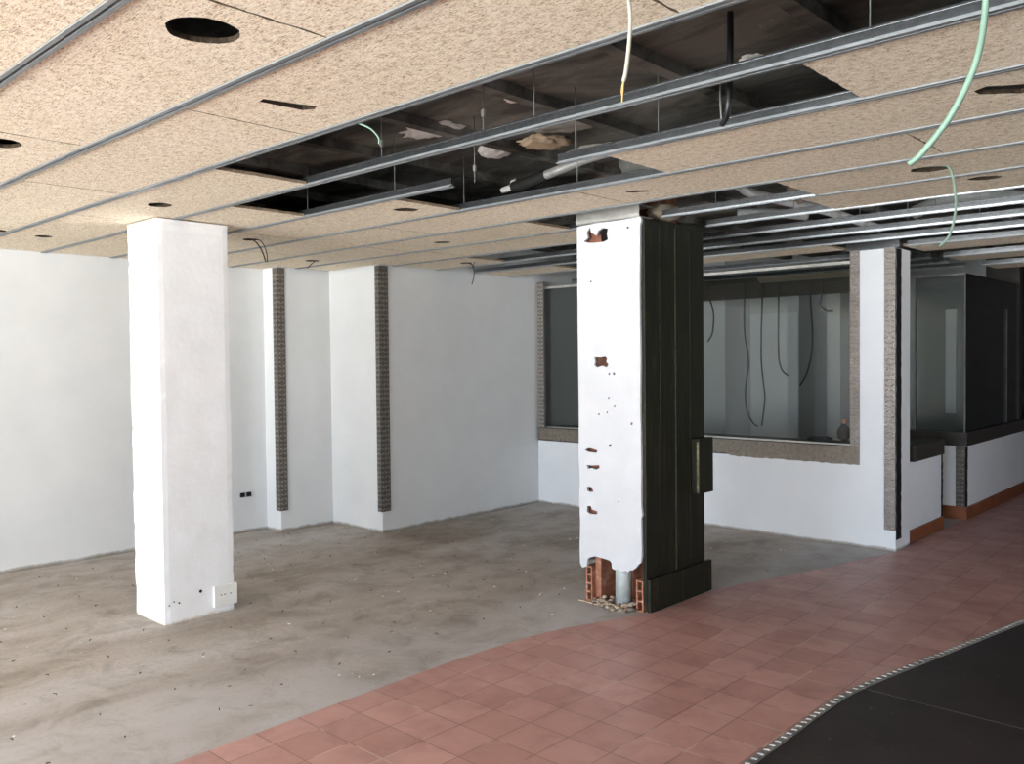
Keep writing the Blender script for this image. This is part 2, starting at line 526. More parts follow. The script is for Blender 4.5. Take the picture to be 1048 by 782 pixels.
# dark sill bands
struct(MB().box(-2.66, -2.478, 7.70, 8.50, .69, .83).build('trim_1', 'sill_brown', bevel=.004))
struct(MB().box(-3.0, -2.43, 9.02, 9.19, .72, .85).box(-2.60, -2.43, 9.19, 12.6, .72, .85).build('trim_2', 'sill_brown'))
# ragged black glue lines on the cut edges
def ragged(name, x0, x1, y, z0, z1, axis, amp=.006, seed=1, depth=.006):
    r = random.Random(seed); n = max(6, int((z1 - z0) / .03))
    A = [(x0 + r.uniform(-amp, amp) * .5, z0 + (z1 - z0) * i / n) for i in range(n + 1)]
    B = [(x1 + r.uniform(-amp, amp), z0 + (z1 - z0) * i / n) for i in range(n + 1)]
    return struct(MB().prism(A + B[::-1], (), y, y + depth, axis).build(name, 'black_glue'))
ragged('trim_3', 7.23, 7.335, -2.475, .10, 2.465, 'x', .007, 1)
ragged('trim_4', 7.545, 7.60, -2.50, .70, 2.46, 'x', .010, 2)
ragged('trim_5', 8.475, 8.505, -2.50, .115, .69, 'x', .008, 3)
ragged('trim_6', 9.035, 9.10, -2.45, .13, .71, 'x', .006, 4)

# ------------------------------------------------------------------ shop windows
def window(name, frames, pane, mat='frame_metal'):
    w = MB()
    for b in frames: w.box(*b)
    fo = struct(w.build(name, mat))
    p = MB(); p.box(*pane)
    po = p.build('pane', 'glass', fo)
    return fo
window('window_1', [(-6.30, -2.845, 7.26, 7.29, 2.375, 2.40), (-6.30, -2.845, 7.255, 7.30, .845, .857), (-2.857, -2.845, 7.255, 7.30, .857, 2.375), (-6.30, -6.288, 7.255, 7.30, .857, 2.375)],
       (-6.288, -2.857, 7.272, 7.28, .857, 2.375))
window('window_2', [(-2.93, -2.47, 9.075, 9.10, 2.37, 2.39), (-2.93, -2.918, 9.072, 9.105, .85, 2.37)], (-2.918, -2.474, 9.084, 9.092, .852, 2.37), 'edging_base')
window('window_3', [(-2.474, -2.462, 9.082, 9.094, .85, 2.39), (-2.473, -2.463, 10.62, 10.64, .85, 2.10)], (-2.473, -2.465, 9.096, 11.19, .852, 2.39), 'duct_grey')

# tread-plate strips
def tread_face(mb, u0, u1, z0, z1, place, cols=2, pitch=.045, h=.0045):
    """rows of little raised lozenges on a face: place(u, z, h) gives a point"""
    cols = max(2, round((u1 - u0) / .042)); w = (u1 - u0) / cols; pitch = .043
    n = int((z1 - z0) / pitch)
    for i in range(n):
        for c in range(cols):
            cu = u0 + w * (c + .5); cz = z0 + pitch * (i + .5)
            s = 1 if (i + c) % 2 == 0 else -1
            d = Vector((w * .47, s * pitch * .24)); nn = Vector((-d.y, d.x)).normalized() * .0085
            C = Vector((cu, cz))
            b = [mb.bm.verts.new(place(q.x, q.y, 0)) for q in (C - d, C - nn, C + d, C + nn)]
            t = [mb.bm.verts.new(place(q.x, q.y, h)) for q in (C - d * .35, C + d * .35)]
            for f in ((b[0], b[1], t[0]), (b[1], b[2], t[1]), (b[1], t[1], t[0]), (b[2], b[3], t[1]), (b[3], b[0], t[0]), (b[3], t[0], t[1])):
                mb.bm.faces.new(f).material_index = 1
def tread_strip(name, label, x0, x1, y0, y1, z0, z1, faces, mat='tread', cols=2, pitch=.045, extra=None):
    mb = MB().box(x0, x1, y0, y1, z0, z1)
    if extra: mb.box(*extra)
    ex = extra
    for f in faces:
        if f == '-y': tread_face(mb, x0, x1, z0, z1, lambda u, z, h: (u, y0 - h, z), cols, pitch)
        if f == '+x': tread_face(mb, y0, y1, z0, z1, lambda u, z, h: (x1 + h, u, z), cols, pitch)
        if f == 'ex': tread_face(mb, ex[2], ex[3], z0, z1, lambda u, z, h: (ex[1] + h, u, z), cols, pitch)
    o = mb.build(name, mat, center=True); o.data.materials.append(MATS['tread_raised' if mat == 'tread' else 'tread_raised_dim'])
    return tag(o, label, 'metal strip', 'tread-plate metal strips on the walls')
tread_strip('tread_plate_strip', 'tread-plate corner strip on the wall step nearest the white column', -7.155, -7.085, 4.418, 4.43, .20, 2.478, ('-y', 'ex'), extra=(-7.09, -7.080, 4.418, 4.50, .20, 2.478), mat='tread_dark')
tread_strip('tread_plate_strip', 'tread-plate corner strip on the second, farther step of the left wall', -6.365, -6.305, 5.0, 5.012, .20, 2.478, ('-y', 'ex'), extra=(-6.312, -6.301, 5.0, 5.105, .20, 2.478), mat='tread_dark')
tread_strip('tread_plate_strip', 'narrow tread-plate strip up the left jamb of the shop window in the corner', -6.30, -6.215, 7.205, 7.225, .845, 2.45, ('-y',), cols=2, pitch=.035)
tread_strip('tread_plate_strip', 'tread-plate strip up the right side of the shop window, on the white pier', -2.842, -2.765, 7.212, 7.225, .70, 2.472, ('-y',))
tread_strip('tread_plate_strip', 'tread-plate strip along the outer edge of the white pier beside the passage', -2.563, -2.475, 7.212, 7.225, .175, 2.472, ('-y',))
tread_strip('tread_plate_strip', 'short tread-plate strip on the low return wall at the far end of the passage', -2.535, -2.450, 9.038, 9.05, .13, .72, ('-y',), mat='tread_dark')
# ribbed band under the shop window, its lower edge broken
r = random.Random(5)
n = 90
top = [(-6.30 + (6.30 - 2.765) * i / n, .838) for i in range(n + 1)]
bot = []
for i in range(n + 1):
    x = -6.30 + (6.30 - 2.765) * i / n
    z = .712 - (.022 if -3.95 < x < -2.7 else 0) + r.uniform(-.004, .004)
    bot.append((x, z))
mb = MB().prism(top + bot[::-1], (), 7.208, 7.225, 'y')
for i in range(150):
    x = -6.29 + 3.51 * i / 149
    mb.box(x - .004, x + .004, 7.2045, 7.2085, .72, .834)
tag(mb.build('ribbed_sill_band', 'ribbed', center=True), 'brown ribbed band running under the shop window, lower edge broken', 'sill band')
struct(MB().box(-6.32, -2.845, 7.225, 7.64, .70, .845).build('trim_7', 'sill_brown'))
# steel channel over the white pier
mb = MB().box(-2.87, -2.44, 7.20, 7.215, 2.472, 2.54).box(-2.87, -2.44, 7.20, 7.30, 2.536, 2.54)
tag(mb.build('steel_channel', 'galv', center=True), 'dull steel channel capping the white pier between the two shop windows', 'metal channel')

# edging strip between tiles and dark floor
mb = MB()
w = .034
L = [Vector((p[0], p[1])) for p in smooth2(NOSE, 4)]
for i in range(len(L) - 1):
    a, b = L[i], L[i + 1]
    d = (b - a).normalized(); nn = Vector((d.y, -d.x)) * w / 2
    v = [mb.bm.verts.new((q.x, q.y, z)) for z in (.003, .010) for q in (a - nn, a + nn, b + nn, b - nn)]
    for f in ((0, 1, 2, 3), (7, 6, 5, 4), (0, 4, 5, 1), (2, 6, 7, 3), (1, 5, 6, 2), (0, 3, 7, 4)):
        mb.bm.faces.new([v[k] for k in f])
    ln = (b - a).length; m = int(ln / .042)
    for k in range(m):
        c = a + d * ((k + .5) * ln / max(m, 1))
        q = [c - d * .011 - nn * .75, c + d * .004 - nn * .75, c + d * .011 + nn * .75, c - d * .004 + nn * .75]
        bb = [mb.bm.verts.new((p.x, p.y, .010)) for p in q]; tt = [mb.bm.verts.new((p.x * .7 + c.x * .3, p.y * .7 + c.y * .3, .0145)) for p in q]
        for e in range(4): mb.bm.faces.new((bb[e], bb[(e + 1) % 4], tt[(e + 1) % 4], tt[e])).material_index = 1
        mb.bm.faces.new(tt).material_index = 1
o = mb.build('edging_strip', 'edging_base', center=True); o.data.materials.append(MATS['edging_raised'])
tag(o, 'patterned metal edging strip between the red tiles and the dark floor', 'edging strip')

# ------------------------------------------------------------------ ceiling rails
YR = [.37, .905, 1.42, 1.95, 2.485, 3.015, 3.555, 4.09, 4.62, 5.155, 5.70, 6.21, 6.72]
def rail_mesh(x0, x1, y):
    m = MB()
    m.box(x0, x1, y - .019, y - .005, CZ, CZ + .006)
    m.box(x0, x1, y + .005, y + .019, CZ, CZ + .006)
    m.box(x0, x1, y - .0060, y - .0040, CZ + .0055, CZ + .014)
    m.box(x0, x1, y + .0040, y + .0060, CZ + .0055, CZ + .014)
    for f in m.bm.faces: f.material_index = 1
    m.box(x0, x1, y - .0055, y - .0040, CZ + .013, CZ + .046)
    m.box(x0, x1, y + .0040, y + .0055, CZ + .013, CZ + .046)
    m.box(x0, x1, y - .0080, y + .0080, CZ + .040, CZ + .046)
    m.box(x0, x1, y - .0042, y + .0042, CZ + .012, CZ + .016)
    return m
def rail(x0, x1, y, label, mat='galv'):
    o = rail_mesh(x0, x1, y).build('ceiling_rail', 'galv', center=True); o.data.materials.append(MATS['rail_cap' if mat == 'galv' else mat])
    return tag(o, label, 'ceiling rail', 'galvanised ceiling rails')
XL, XR = -7.325, 1.25
rail(XL, XR, .37, 'galvanised ceiling rail nearest the shopfront, above the top left corner')
rail(XL, XR, .905, 'galvanised ceiling rail crossing the top left corner of the photo')
rail(XL, XR, 1.42, 'galvanised ceiling rail passing just below the large round ceiling hole')
rail(XL, XR, 1.95, 'galvanised rail along the near edge of the big dark ceiling opening')
rail(XL, XR, 2.485, 'galvanised rail hanging bare across the middle of the big ceiling opening')
rail(XL, -3.20, 3.015, 'galvanised rail on the left ending in mid-air inside the big ceiling opening')
rail(-2.50, XR, 3.015, 'galvanised rail on the right starting in mid-air beside the grey duct')
rail(XL, XR, 3.555, 'galvanised rail along the far edge of the big dark ceiling opening')
rail(XL, XR, 4.09, 'galvanised rail just in front of the plank-clad column top')
rail(-7.06, -3.60, 4.62, 'thin ceiling rail meeting the plank-clad column from the left')
rail(-1.985, XR, 4.62, 'thin ceiling rail carrying the panels of the green wire at the right')
rail(-2.99, -2.0, 4.62, 'bright-ended rail leaving the plank-clad column over the right-hand opening, nearest one', 'galv_glare')
rail(-6.28, -3.60, 5.155, 'thin ceiling rail behind the column, second from its left side')
rail(-2.99, XR, 5.155, 'second rail right of the plank-clad column, turning bright white to the right', 'galv_glare')
rail(-6.28, XR, 5.70, 'third bare rail right of the plank-clad column', 'galv_glare')
rail(-6.28, XR, 6.21, 'fourth bare rail right of the plank-clad column', 'galv_glare')
rail(-6.28, XR, 6.72, 'bare rail just in front of the shop window wall', 'galv_glare')
rail(-2.40, XR, 7.27, 'dark rail at the mouth of the passage, from the pier to the right')
rail(-2.44, XR, 8.32, 'second dark rail across the passage ceiling')
rail(-2.40, XR, 9.38, 'third dark rail deep in the passage ceiling')
for i, (y, lab) in enumerate(((7.80, 'rail behind the shop window glass, first one past the glass'), (8.33, 'rail behind the shop window glass, second one past the glass'),
                (8.86, 'rail behind the shop window glass in front of the loose panel'), (9.39, 'rail behind the shop window glass holding the loose panel'),
                )):
    rail(-6.28 if y < 9.1 else -5.08, -2.55, y, lab)

# ------------------------------------------------------------------ wood-wool panels
def panel(outline, label, holes=(), rough=True, seed=0):
    """outline in plan; its edges are broken up a little"""
    r = random.Random(seed + len(label))
    pts = []
    for i in range(len(outline)):
        a = Vector(outline[i]); b = Vector(outline[(i + 1) % len(outline)])
        n = max(1, int((b - a).length / .03)) if abs(a.x - b.x) < .1 else max(1, int((b - a).length / .2))
        d = (b - a).normalized() if (b - a).length > 0 else Vector((0, 0)); nn = Vector((-d.y, d.x))
        for k in range(n):
            q = a.lerp(b, k / n)
            if k and abs(a.x - b.x) < .1: q = q + nn * r.uniform(-.0005, .006)
            pts.append((q.x, q.y))
    m = MB().prism(pts, holes, PZ, PZ + .016, 'z', True)
    o = m.build('ceiling_tile', 'woodwool', center=True)
    o.data.materials.append(MATS['woodwool_edge']); o.data.materials.append(MATS['woodwool_hole_shade'])
    return tag(o, label, 'ceiling tile', 'wood-wool ceiling tiles')
def rp(k, x0, x1, label, holes=(), y0=None, y1=None):
    a = (YR[k] if y0 is None else y0) + .009; b = (YR[k + 1] if y1 is None else y1) - .009
    return panel([(x0 + .0015, a), (x1 - .0015, a), (x1 - .0015, b), (x0 + .0015, b)], label, holes, seed=k * 10 + int(x0 * 3))

# row at the shopfront
for k, (a, b, lab) in enumerate(((-7.33, -5.5, 'wood-wool panel by the shopfront against the left wall, out of sight'), (-5.5, -3.83, 'wood-wool panel by the shopfront, second from the left wall'),
        (-3.83, -2.16, 'wood-wool panel in the extreme top left corner, beyond the nearest rail seen'), (-2.16, -.49, 'wood-wool panel by the shopfront, straight over the viewer'), (-.49, 1.25, 'wood-wool panel by the shopfront, right of the viewer'))):
    rp(0, a, b, lab)
rp(0, -7.33, 1.25, 'long wood-wool strip closing the ceiling against the shopfront', y0=FY, y1=.37)
rp(0, 1.27, 3.18, 'wood-wool panels closing the ceiling right of the viewer', y0=FY, y1=12.55)
# second row
rp(1, -7.33, -5.33, 'wood-wool panel in the large-hole row, against the left wall')
rp(1, -5.33, -3.66, 'wood-wool panel whose round hole is cut by the left edge of the photo', [ell(-3.845, 1.155, .085, .078, 26, .06, 0, 3)])
rp(1, -3.66, -1.98, 'wood-wool panel with the largest round hole, near the top left', [ell(-2.175, 1.148, .093, .093, 34, .05, 0, 4)])
rp(1, -1.98, -.31, 'plain wood-wool panel at the top edge, right of the large round hole')
rp(1, -.31, 1.25, 'wood-wool panel in the large-hole row, right of the viewer')
# third row
rp(2, -7.33, -6.22, 'corner of a wood-wool panel with half a hole at the left edge, above the wall', [ell(-6.37, 1.885, .07, .05, 20, .06, 0, 5)])
rp(2, -6.22, -4.55, 'plain wood-wool panel at the left edge, second row above the left wall')
rp(2, -4.55, -2.885, 'plain wood-wool panel ahead of the white column, left of the one with the slot')
rp(2, -2.885, -1.2, 'wood-wool panel with one straight slot cut in it, along the big opening', [[(-2.628, 1.585), (-2.592, 1.578), (-2.556, 1.70), (-2.535, 1.752), (-2.572, 1.768), (-2.612, 1.745)]])
rp(2, -1.2, .47, 'wood-wool panel at the top edge over the big opening, right of the dark joint')
# row in which the big opening starts
rp(3, -7.33, -5.375, 'wood-wool panel above the left wall with a small hole, left of the white column', [ell(-6.434, 2.19, .06, .05, 22, .08, 0, 6)])
rp(3, -5.375, -3.68, 'wood-wool panel above the white column with a round hole, ending at the big opening', [ell(-4.732, 2.218, .072, .062, 24, .06, 0, 7)])
# next row
rp(4, -7.33, -6.17, 'wood-wool panel against the left wall behind the white column, hardly visible')
rp(4, -6.17, -4.5, 'wood-wool panel right of the white column top, broken edge on the dark opening')
rp(4, -1.145, .52, 'wood-wool panel at the right behind the bare rail, slanting cut edge to the opening')
# next row
rp(5, -7.33, -5.37, 'wood-wool panel with two thin wires looping out of its hole, right of the white column', [ell(-5.62, 3.30, .06, .055, 22, .1, 0, 8)])
rp(5, -5.37, -3.70, 'wood-wool panel with a torn hole under the rail that ends in mid-air', [ell(-3.90, 3.305, .072, .055, 24, .18, .8, 9)])
torn = [(-.845, 3.20), (-.80, 3.17), (-.76, 3.20), (-.70, 3.235), (-.65, 3.27), (-.63, 3.31), (-.66, 3.345), (-.70, 3.325), (-.735, 3.34), (-.775, 3.30), (-.80, 3.285), (-.84, 3.25)]
rp(5, -2.27, -.6, 'wood-wool panel from the grey duct to the right edge, ragged torn hole in it', [torn])
rp(5, -.6, 1.07, 'wood-wool panel cut by the right photo edge, beyond the torn hole')
# next row
rp(6, -7.33, -6.2, 'wood-wool panel fragment at the left wall, fourth row behind the white column')
rp(6, -6.2, -4.535, 'plain wood-wool panel behind the white column, below the left end of the big opening')
rp(6, -4.535, -2.865, 'plain wood-wool panel along the far edge of the big opening, left of the plank-clad column')
rp(6, -2.865, -1.195, 'wood-wool panel with a broken hole just above the plank-clad column top', [[(-2.69, 3.80), (-2.66, 3.775), (-2.615, 3.80), (-2.58, 3.835), (-2.565, 3.875), (-2.60, 3.87), (-2.635, 3.85), (-2.665, 3.845)]])
rp(6, -1.195, .475, 'plain wood-wool panel at the right edge, joint line beside the green cable')
# row of the left wall's first step
a, b = 4.09 + .009, 4.62 - .009
panel([(-7.325, a), (-5.402, a), (-5.402, b), (-7.05, b), (-7.05, 4.405), (-7.325, 4.405)], 'wood-wool panel over the first step of the left wall with a wire in its hole', [ell(-6.44, 4.375, .062, .058, 22, .08, 0, 11)])
rp(7, -5.40, -3.727, 'wood-wool panel with a narrow hole, ending at the gap left of the plank-clad column', [ell(-4.795, 4.41, .066, .05, 22, .08, .5, 12)])
rp(7, -2.01, -.35, 'wood-wool panel at the right from whose hole a thin green wire hangs', [ell(-1.345, 4.38, .085, .065, 26, .1, .4, 13)])
rp(7, -.35, 1.25, 'wood-wool panel past the right edge, in the row of the thin green wire')
# next
a, b = 4.62 + .009, 5.155 - .009
panel([(-7.045, a), (-5.30, a), (-5.30, b), (-6.265, b), (-6.265, 4.985), (-7.045, 4.985)], 'wood-wool panel over the alcove between the two steps of the left wall')
rp(8, -5.297, -3.62, 'wood-wool panel reaching the left side of the plank-clad column')
rp(8, -2.12, -.45, 'wood-wool panel with a small curved hole at the edge of the right-hand opening', [ell(-1.215, 4.80, .075, .05, 24, .1, .4, 14)])
rp(9, -6.27, -5.36, 'small wood-wool panel beside the second corner strip, dangling wire in its hole', [ell(-5.665, 5.50, .06, .05, 20, .1, 0, 15)])
rp(11, -6.27, -5.30, 'wood-wool panel in the far left corner above the shop window')
rp(12, -4.75, -2.87, 'wood-wool panel lying along the top of the shop window', y0=6.72, y1=7.20)
# passage and display room
rp(0, -2.44, .0, 'wood-wool panel at the mouth of the passage, right of the white pier', y0=7.27, y1=7.80)
rp(0, -2.44, .0, 'second wood-wool panel along the passage ceiling', y0=8.32, y1=8.85)
rp(0, -2.40, .0, 'third, darkest wood-wool panel deep in the passage', y0=9.38, y1=9.92)
o = panel([(-4.25, 8.40), (-4.05, 7.95), (-2.95, 7.95), (-2.95, 8.40)], 'loose wood-wool panel seen through the shop window glass')
o.location.z = 2.37
rp(0, -6.27, -5.15, 'wood-wool panel seen through the shop window glass at its upper left', y0=8.33, y1=8.86)

# ------------------------------------------------------------------ white column
c1 = thing('column', 'plain white plastered square column standing on the left of the bare concrete', 'column', (-5.31, 2.60, 0))
m = MB().rough_box(-5.515, -5.108, 2.371, 2.835, 0, 2.474, .035, .003, .005, 3)
for v in m.bm.verts:                                             # broken lower left corner and a splayed head
    p = v.co
    if p.x < -5.48 and p.z < .42: v.co.x += .018 * max(0, noise.noise(Vector((p.z * 9, p.y * 4, 2)))+.35)
    if p.z > 2.43: v.co.x += (-.006 if p.x < -5.3 else .004)
m.build('shaft', 'plaster', c1)
m = MB().box(-5.118, -5.088, 2.688, 2.846, .045, .178)
cp = m.build('cover_plate', 'plastic_white', c1, bevel=.003)
for yy in (2.728, 2.752, 2.792): MB().box(-5.0885, -5.0865, yy, yy + .012, .116, .121).build('slot', 'black_plastic', c1)
for (yy, zz, rr) in ((2.604, .166, .009), (2.463, .122, .005), (2.43, .135, .004), (2.40, .118, .004)):
    MB().prism(ell(yy, zz, rr, rr, 10, .3, 0, int(yy * 100)), (), -5.116, -5.102, 'x').build('drill_hole', 'void_shade', c1)

# ------------------------------------------------------------------ plank-clad column
c2 = thing('column', 'square column with chipped white front, dark planks down its right side, broken base', 'column', (-3.30, 4.85, 0))
core = MB().box(-3.535, -3.068, 4.512, 5.20, .33, 2.46).box(-3.535, -3.068, 4.72, 5.20, 0, .33).box(-3.50, -3.22, 4.60, 5.15, 2.46, SLAB - .0)
core.build('brick_core', 'brick_dark', c2)
front = [(-3.556, 2.466), (-3.556, 1.9), (-3.553, 1.2), (-3.557, .95), (-3.548, .80), (-3.556, .70), (-3.550, .5), (-3.556, .36), (-3.553, .244), (-3.535, .217), (-3.515, .226), (-3.499, .232), (-3.492, .262), (-3.489, .283), (-3.46, .300), (-3.427, .309), (-3.385, .306),
         (-3.342, .302), (-3.31, .298), (-3.296, .285), (-3.292, .25), (-3.27, .243), (-3.25, .25), (-3.23, .239), (-3.212, .241), (-3.19, .252), (-3.166, .245), (-3.15, .262), (-3.135, .262), (-3.104, .285), (-3.085, .31), (-3.072, .318),
         (-3.062, .36), (-3.066, .6), (-3.056, .62), (-3.064, .68), (-3.062, .95), (-3.067, 1.3), (-3.062, 1.6), (-3.066, 2.0), (-3.060, 2.42), (-3.05, 2.45), (-3.056, 2.474), (-3.2, 2.47), (-3.4, 2.472)]
h1 = [(-3.447, 2.455), (-3.441, 2.419), (-3.397, 2.392), (-3.381, 2.422), (-3.348, 2.436), (-3.304, 2.427), (-3.313, 2.393), (-3.305, 2.358), (-3.338, 2.347), (-3.415, 2.348), (-3.459, 2.352), (-3.5, 2.365), (-3.464, 2.386), (-3.475, 2.42)]
h2 = [(-3.422, 1.615), (-3.373, 1.612), (-3.334, 1.619), (-3.318, 1.605), (-3.325, 1.58), (-3.308, 1.559), (-3.321, 1.541), (-3.361, 1.552), (-3.396, 1.541), (-3.423, 1.556), (-3.413, 1.582)]
hs = [h1, h2,
      [(-3.506, 1.003), (-3.469, 1.017), (-3.403, 1.005), (-3.408, 0.988), (-3.482, 0.989)],
      [(-3.49, 0.903), (-3.453, 0.902), (-3.389, 0.909), (-3.385, 0.89), (-3.414, 0.878), (-3.448, 0.885), (-3.483, 0.878)],
      [(-3.489, 0.759), (-3.454, 0.762), (-3.435, 0.733), (-3.465, 0.726), (-3.489, 0.733)],
      [(-3.49, 0.632), (-3.46, 0.635), (-3.451, 0.613), (-3.407, 0.606), (-3.407, 0.586), (-3.471, 0.583), (-3.491, 0.593)]]
for (x, z), rr in zip([(-3.444, 2.1), (-3.151, 2.417), (-3.302, 1.499), (-3.265, 1.499), (-3.308, 1.347), (-3.261, 1.294), (-3.321, 1.254), (-3.388, 1.24), (-3.131, 1.189), (-3.299, 1.043), (-3.236, 0.687)],
                      (.007, .008, .007, .009, .006, .007, .006, .007, .008, .011, .006)):
    hs.append(ell(x, z, rr, rr, 9, .25, 0, int(-x * 1000)))
MB().prism(front, hs, 4.470, 4.489, 'y').build('plaster_face', 'plaster_old', c2)
# plates colouring in the shade at the back of the two big holes
MB().prism([(-3.378, 2.42), (-3.345, 2.438), (-3.300, 2.438), (-3.300, 2.345), (-3.37, 2.340)], (), 4.490, 4.514, 'y').build('hole_shade', 'void_shade', c2)
MB().prism([(-3.43, 1.535), (-3.30, 1.535), (-3.30, 1.625), (-3.43, 1.625)], (), 4.500, 4.514, 'y').build('hole_shade', 'cavity', c2)
# left flank plaster
MB().box(-3.552, -3.535, 4.489, 5.20, .25, 2.46).build('plaster_flank', 'plaster_old', c2)
# planks
ys = [4.487, 4.662, 4.842, 5.020, 5.205]
tops = [2.462, 2.474, 2.470, 2.455]
for i in range(4):
    MB().box(-3.068 + .002, -3.042 - (.003 if i % 2 else 0), ys[i] + .005, ys[i + 1] - .005, .05, tops[i]).build('plank', 'wood', c2, bevel=.002)
m = MB()
for i in range(1, 4): m.box(-3.066, -3.047, ys[i] - .0045, ys[i] + .0045, .21, 2.44)
m.build('plank_joint', 'plank_wear', c2)
MB().box(-3.042, -3.016, 4.497, 5.245, .004, .212).build('skirting_board', 'wood', c2, bevel=.003)
b = MB().box(-3.044, -2.985, 5.03, 5.215, .69, 1.06).build('offcut_block', 'wood', c2, bevel=.003)
m = MB()
m.prism([(5.026, .70), (5.0305, .70), (5.0315, .86), (5.030, 1.03), (5.026, 1.04), (5.025, .85)], (), -3.0, -2.984, 'x')
m.build('bare_edge', 'plank_wear', c2)
# hollow bricks left standing at the base
def hollow(x0, x1, z0, z1, n):
    t = .011
    cells = []
    h = (z1 - z0 - t) / n
    for i in range(n):
        cells.append([(x0 + t, z0 + t + i * h), (x1 - t, z0 + t + i * h), (x1 - t, z0 + (i + 1) * h), (x0 + t, z0 + (i + 1) * h)])
    return MB().prism([(x0, z0), (x1, z0), (x1, z1), (x0, z1)], cells, 4.492, 4.72, 'y')
hollow(-3.522, -3.470, .0, .232, 4).build('hollow_brick', 'brick', c2)
hollow(-3.122, -3.068, .0, .20, 3).build('hollow_brick', 'brick', c2)
MB().box(-3.470, -3.425, 4.53, 4.72, 0, .33).build('brick_side', 'brick', c2)
m = MB().tube([(-3.255, 4.545, .005), (-3.255, 4.545, .16), (-3.252, 4.55, .335)], .053, 20, False)
m.build('drain_pipe', 'grey_pvc', c2)
# steel channel on the column head
m = MB().box(-3.552, -3.055, 4.455, 4.459, 2.476, 2.545).box(-3.552, -3.055, 4.455, 4.60, 2.545, 2.549).box(-3.552, -3.055, 4.455, 4.60, 2.474, 2.478).box(-3.552, -3.055, 4.448, 4.457, 2.492, 2.500)
m.build('head_channel', 'frame_metal', c2)
# rubble heaped at the base
m = MB()
r = random.Random(11)
for i in range(150):
    x = r.gauss(-3.22, .13); y = 4.475 + r.gauss(0, .035); s_ = r.uniform(.006, .022)
    if not -3.455 < x < -3.135: continue
    if math.hypot(x + 3.255, y - 4.545) < .066: continue
    t = MB(); t.blob((x, y, s_ * .6 + max(0, y - 4.46) * .35), (s_ * r.uniform(.8, 1.8), s_, s_ * .6), .35, 2, 1, i, r.uniform(0, 3))
    me = bpy.data.meshes.new('tmp'); t.bm.to_mesh(me); t.bm.free(); m.bm.from_mesh(me); bpy.data.meshes.remove(me)
tag(m.build('rubble', 'rubble', center=True), 'brick rubble and dust spilling from the broken base of the plank-clad column', 'rubble', kind='stuff')
m = MB()
m.tube([(-3.545, 4.44, .008), (-3.46, 4.435, .010), (-3.41, 4.43, .008)], .004, 6)
m.tube([(-3.40, 4.425, .007), (-3.30, 4.46, .02), (-3.22, 4.47, .012)], .004, 6)
tag(m.build('splinters', 'patch_tan', center=True), 'pale splinters lying before the broken column base', 'splinters', kind='stuff')

# ------------------------------------------------------------------ chips and anchor stubs on the concrete
m = MB(); r = random.Random(23)
pts = []
while len(pts) < 80:
    x = r.uniform(-7.1, -2.9); y = r.uniform(1.2, 7.0)
    xe = -3.36 if y < 3.6 else -3.36 + (y - 3.6) * .25
    if x > xe - .03 or (x > -6.4 and False): continue
    if -5.6 < x < -5.0 and 2.3 < y < 2.9: continue
    if -3.62 < x < -2.95 and 4.4 < y < 5.3: continue
    if y > 4.35 and x < -6.25 and y > 4.95: continue
    pts.append((x, y))
for i, (x, y) in enumerate(pts):
    s_ = r.uniform(.0025, .008)
    t = MB(); t.blob((x, y, s_ * .45), (s_ * r.uniform(.8, 1.9), s_, s_ * .6), .35, 2, 1, i, r.uniform(0, 3))
    me = bpy.data.meshes.new('tmp'); t.bm.to_mesh(me); t.bm.free(); m.bm.from_mesh(me); bpy.data.meshes.remove(me)
tag(m.build('plaster_chips', 'patch_white', center=True), 'small pale plaster chips strewn over the bare concrete', 'debris', kind='stuff')
m = MB(); r = random.Random(29)
for iy in range(13):
    for ix in range(11):
        x = -6.95 + .36 * ix + r.uniform(-.04, .04); y = 1.20 + .36 * iy + r.uniform(-.04, .04)
        if x > -3.45 or (-5.6 < x < -5.0 and 2.3 < y < 2.9) or (y > 4.9 and x < -6.2) or (-3.65 < x < -2.9 and y > 4.35): continue
        a = r.uniform(0, 6.28); l = r.uniform(.010, .028)
        m.tube([(x, y, 0), (x + .001, y, .006), (x + math.cos(a) * l * .6, y + math.sin(a) * l * .6, .008)], .0022, 5, False)
tag(m.build('fixing_stubs', 'black_plastic', center=True), 'rows of dark cut-off fixings sticking out of the bare concrete', 'fixings', kind='stuff')

# two flush sockets in the left wall
for (y, lab) in ((4.168, 'small black socket opening low on the left wall, the left one of two'), (4.235, 'small black socket opening low on the left wall, the right one of two')):
    m = MB().prism([(y - .021, .337), (y + .021, .337), (y + .021, .379), (y - .021, .379)], [[(y - .017, .341), (y + .017, .341), (y + .017, .375), (y - .017, .375)]], -7.334, -7.318, 'x')
    m.box(-7.3335, -7.327, y - .0175, y + .0175, .3405, .3755)
    tag(m.build('wall_socket', 'black_plastic', center=True), lab, 'socket', 'low wall sockets')

# ------------------------------------------------------------------ hangers
def hanger(x, y, zb, label, clip=None, ztop=SLAB - .001):
    h = thing('hanger_wire', label, 'hanger wire', (x, y, zb), 'ceiling hanger wires')
    MB().tube([(x, y, zb), (x, y, ztop)], .0024, 6, False).build('rod', 'rail_cap', h)
    if clip:
        MB().box(x - .007, x + .007, y - .005, y + .005, clip, clip + .028).build('clip', 'edging_raised', h)
    return h
T = CZ + .046
hanger(-3.098, 2.485, T, 'hanger wire with a clip on the bare middle rail, first from the left', 2.57)
hanger(-2.451, 2.485, T, 'hanger wire with a clip on the bare middle rail, second from the left', 2.575)
hanger(-2.179, 2.485, T, 'hanger wire on the bare middle rail, third from the left', 2.75)
hanger(-.922, 2.485, T, 'hanger wire on the bare middle rail near the top right corner')
hanger(-3.652, 3.015, T, 'hanger wire on the rail that ends in mid-air, near its free end')
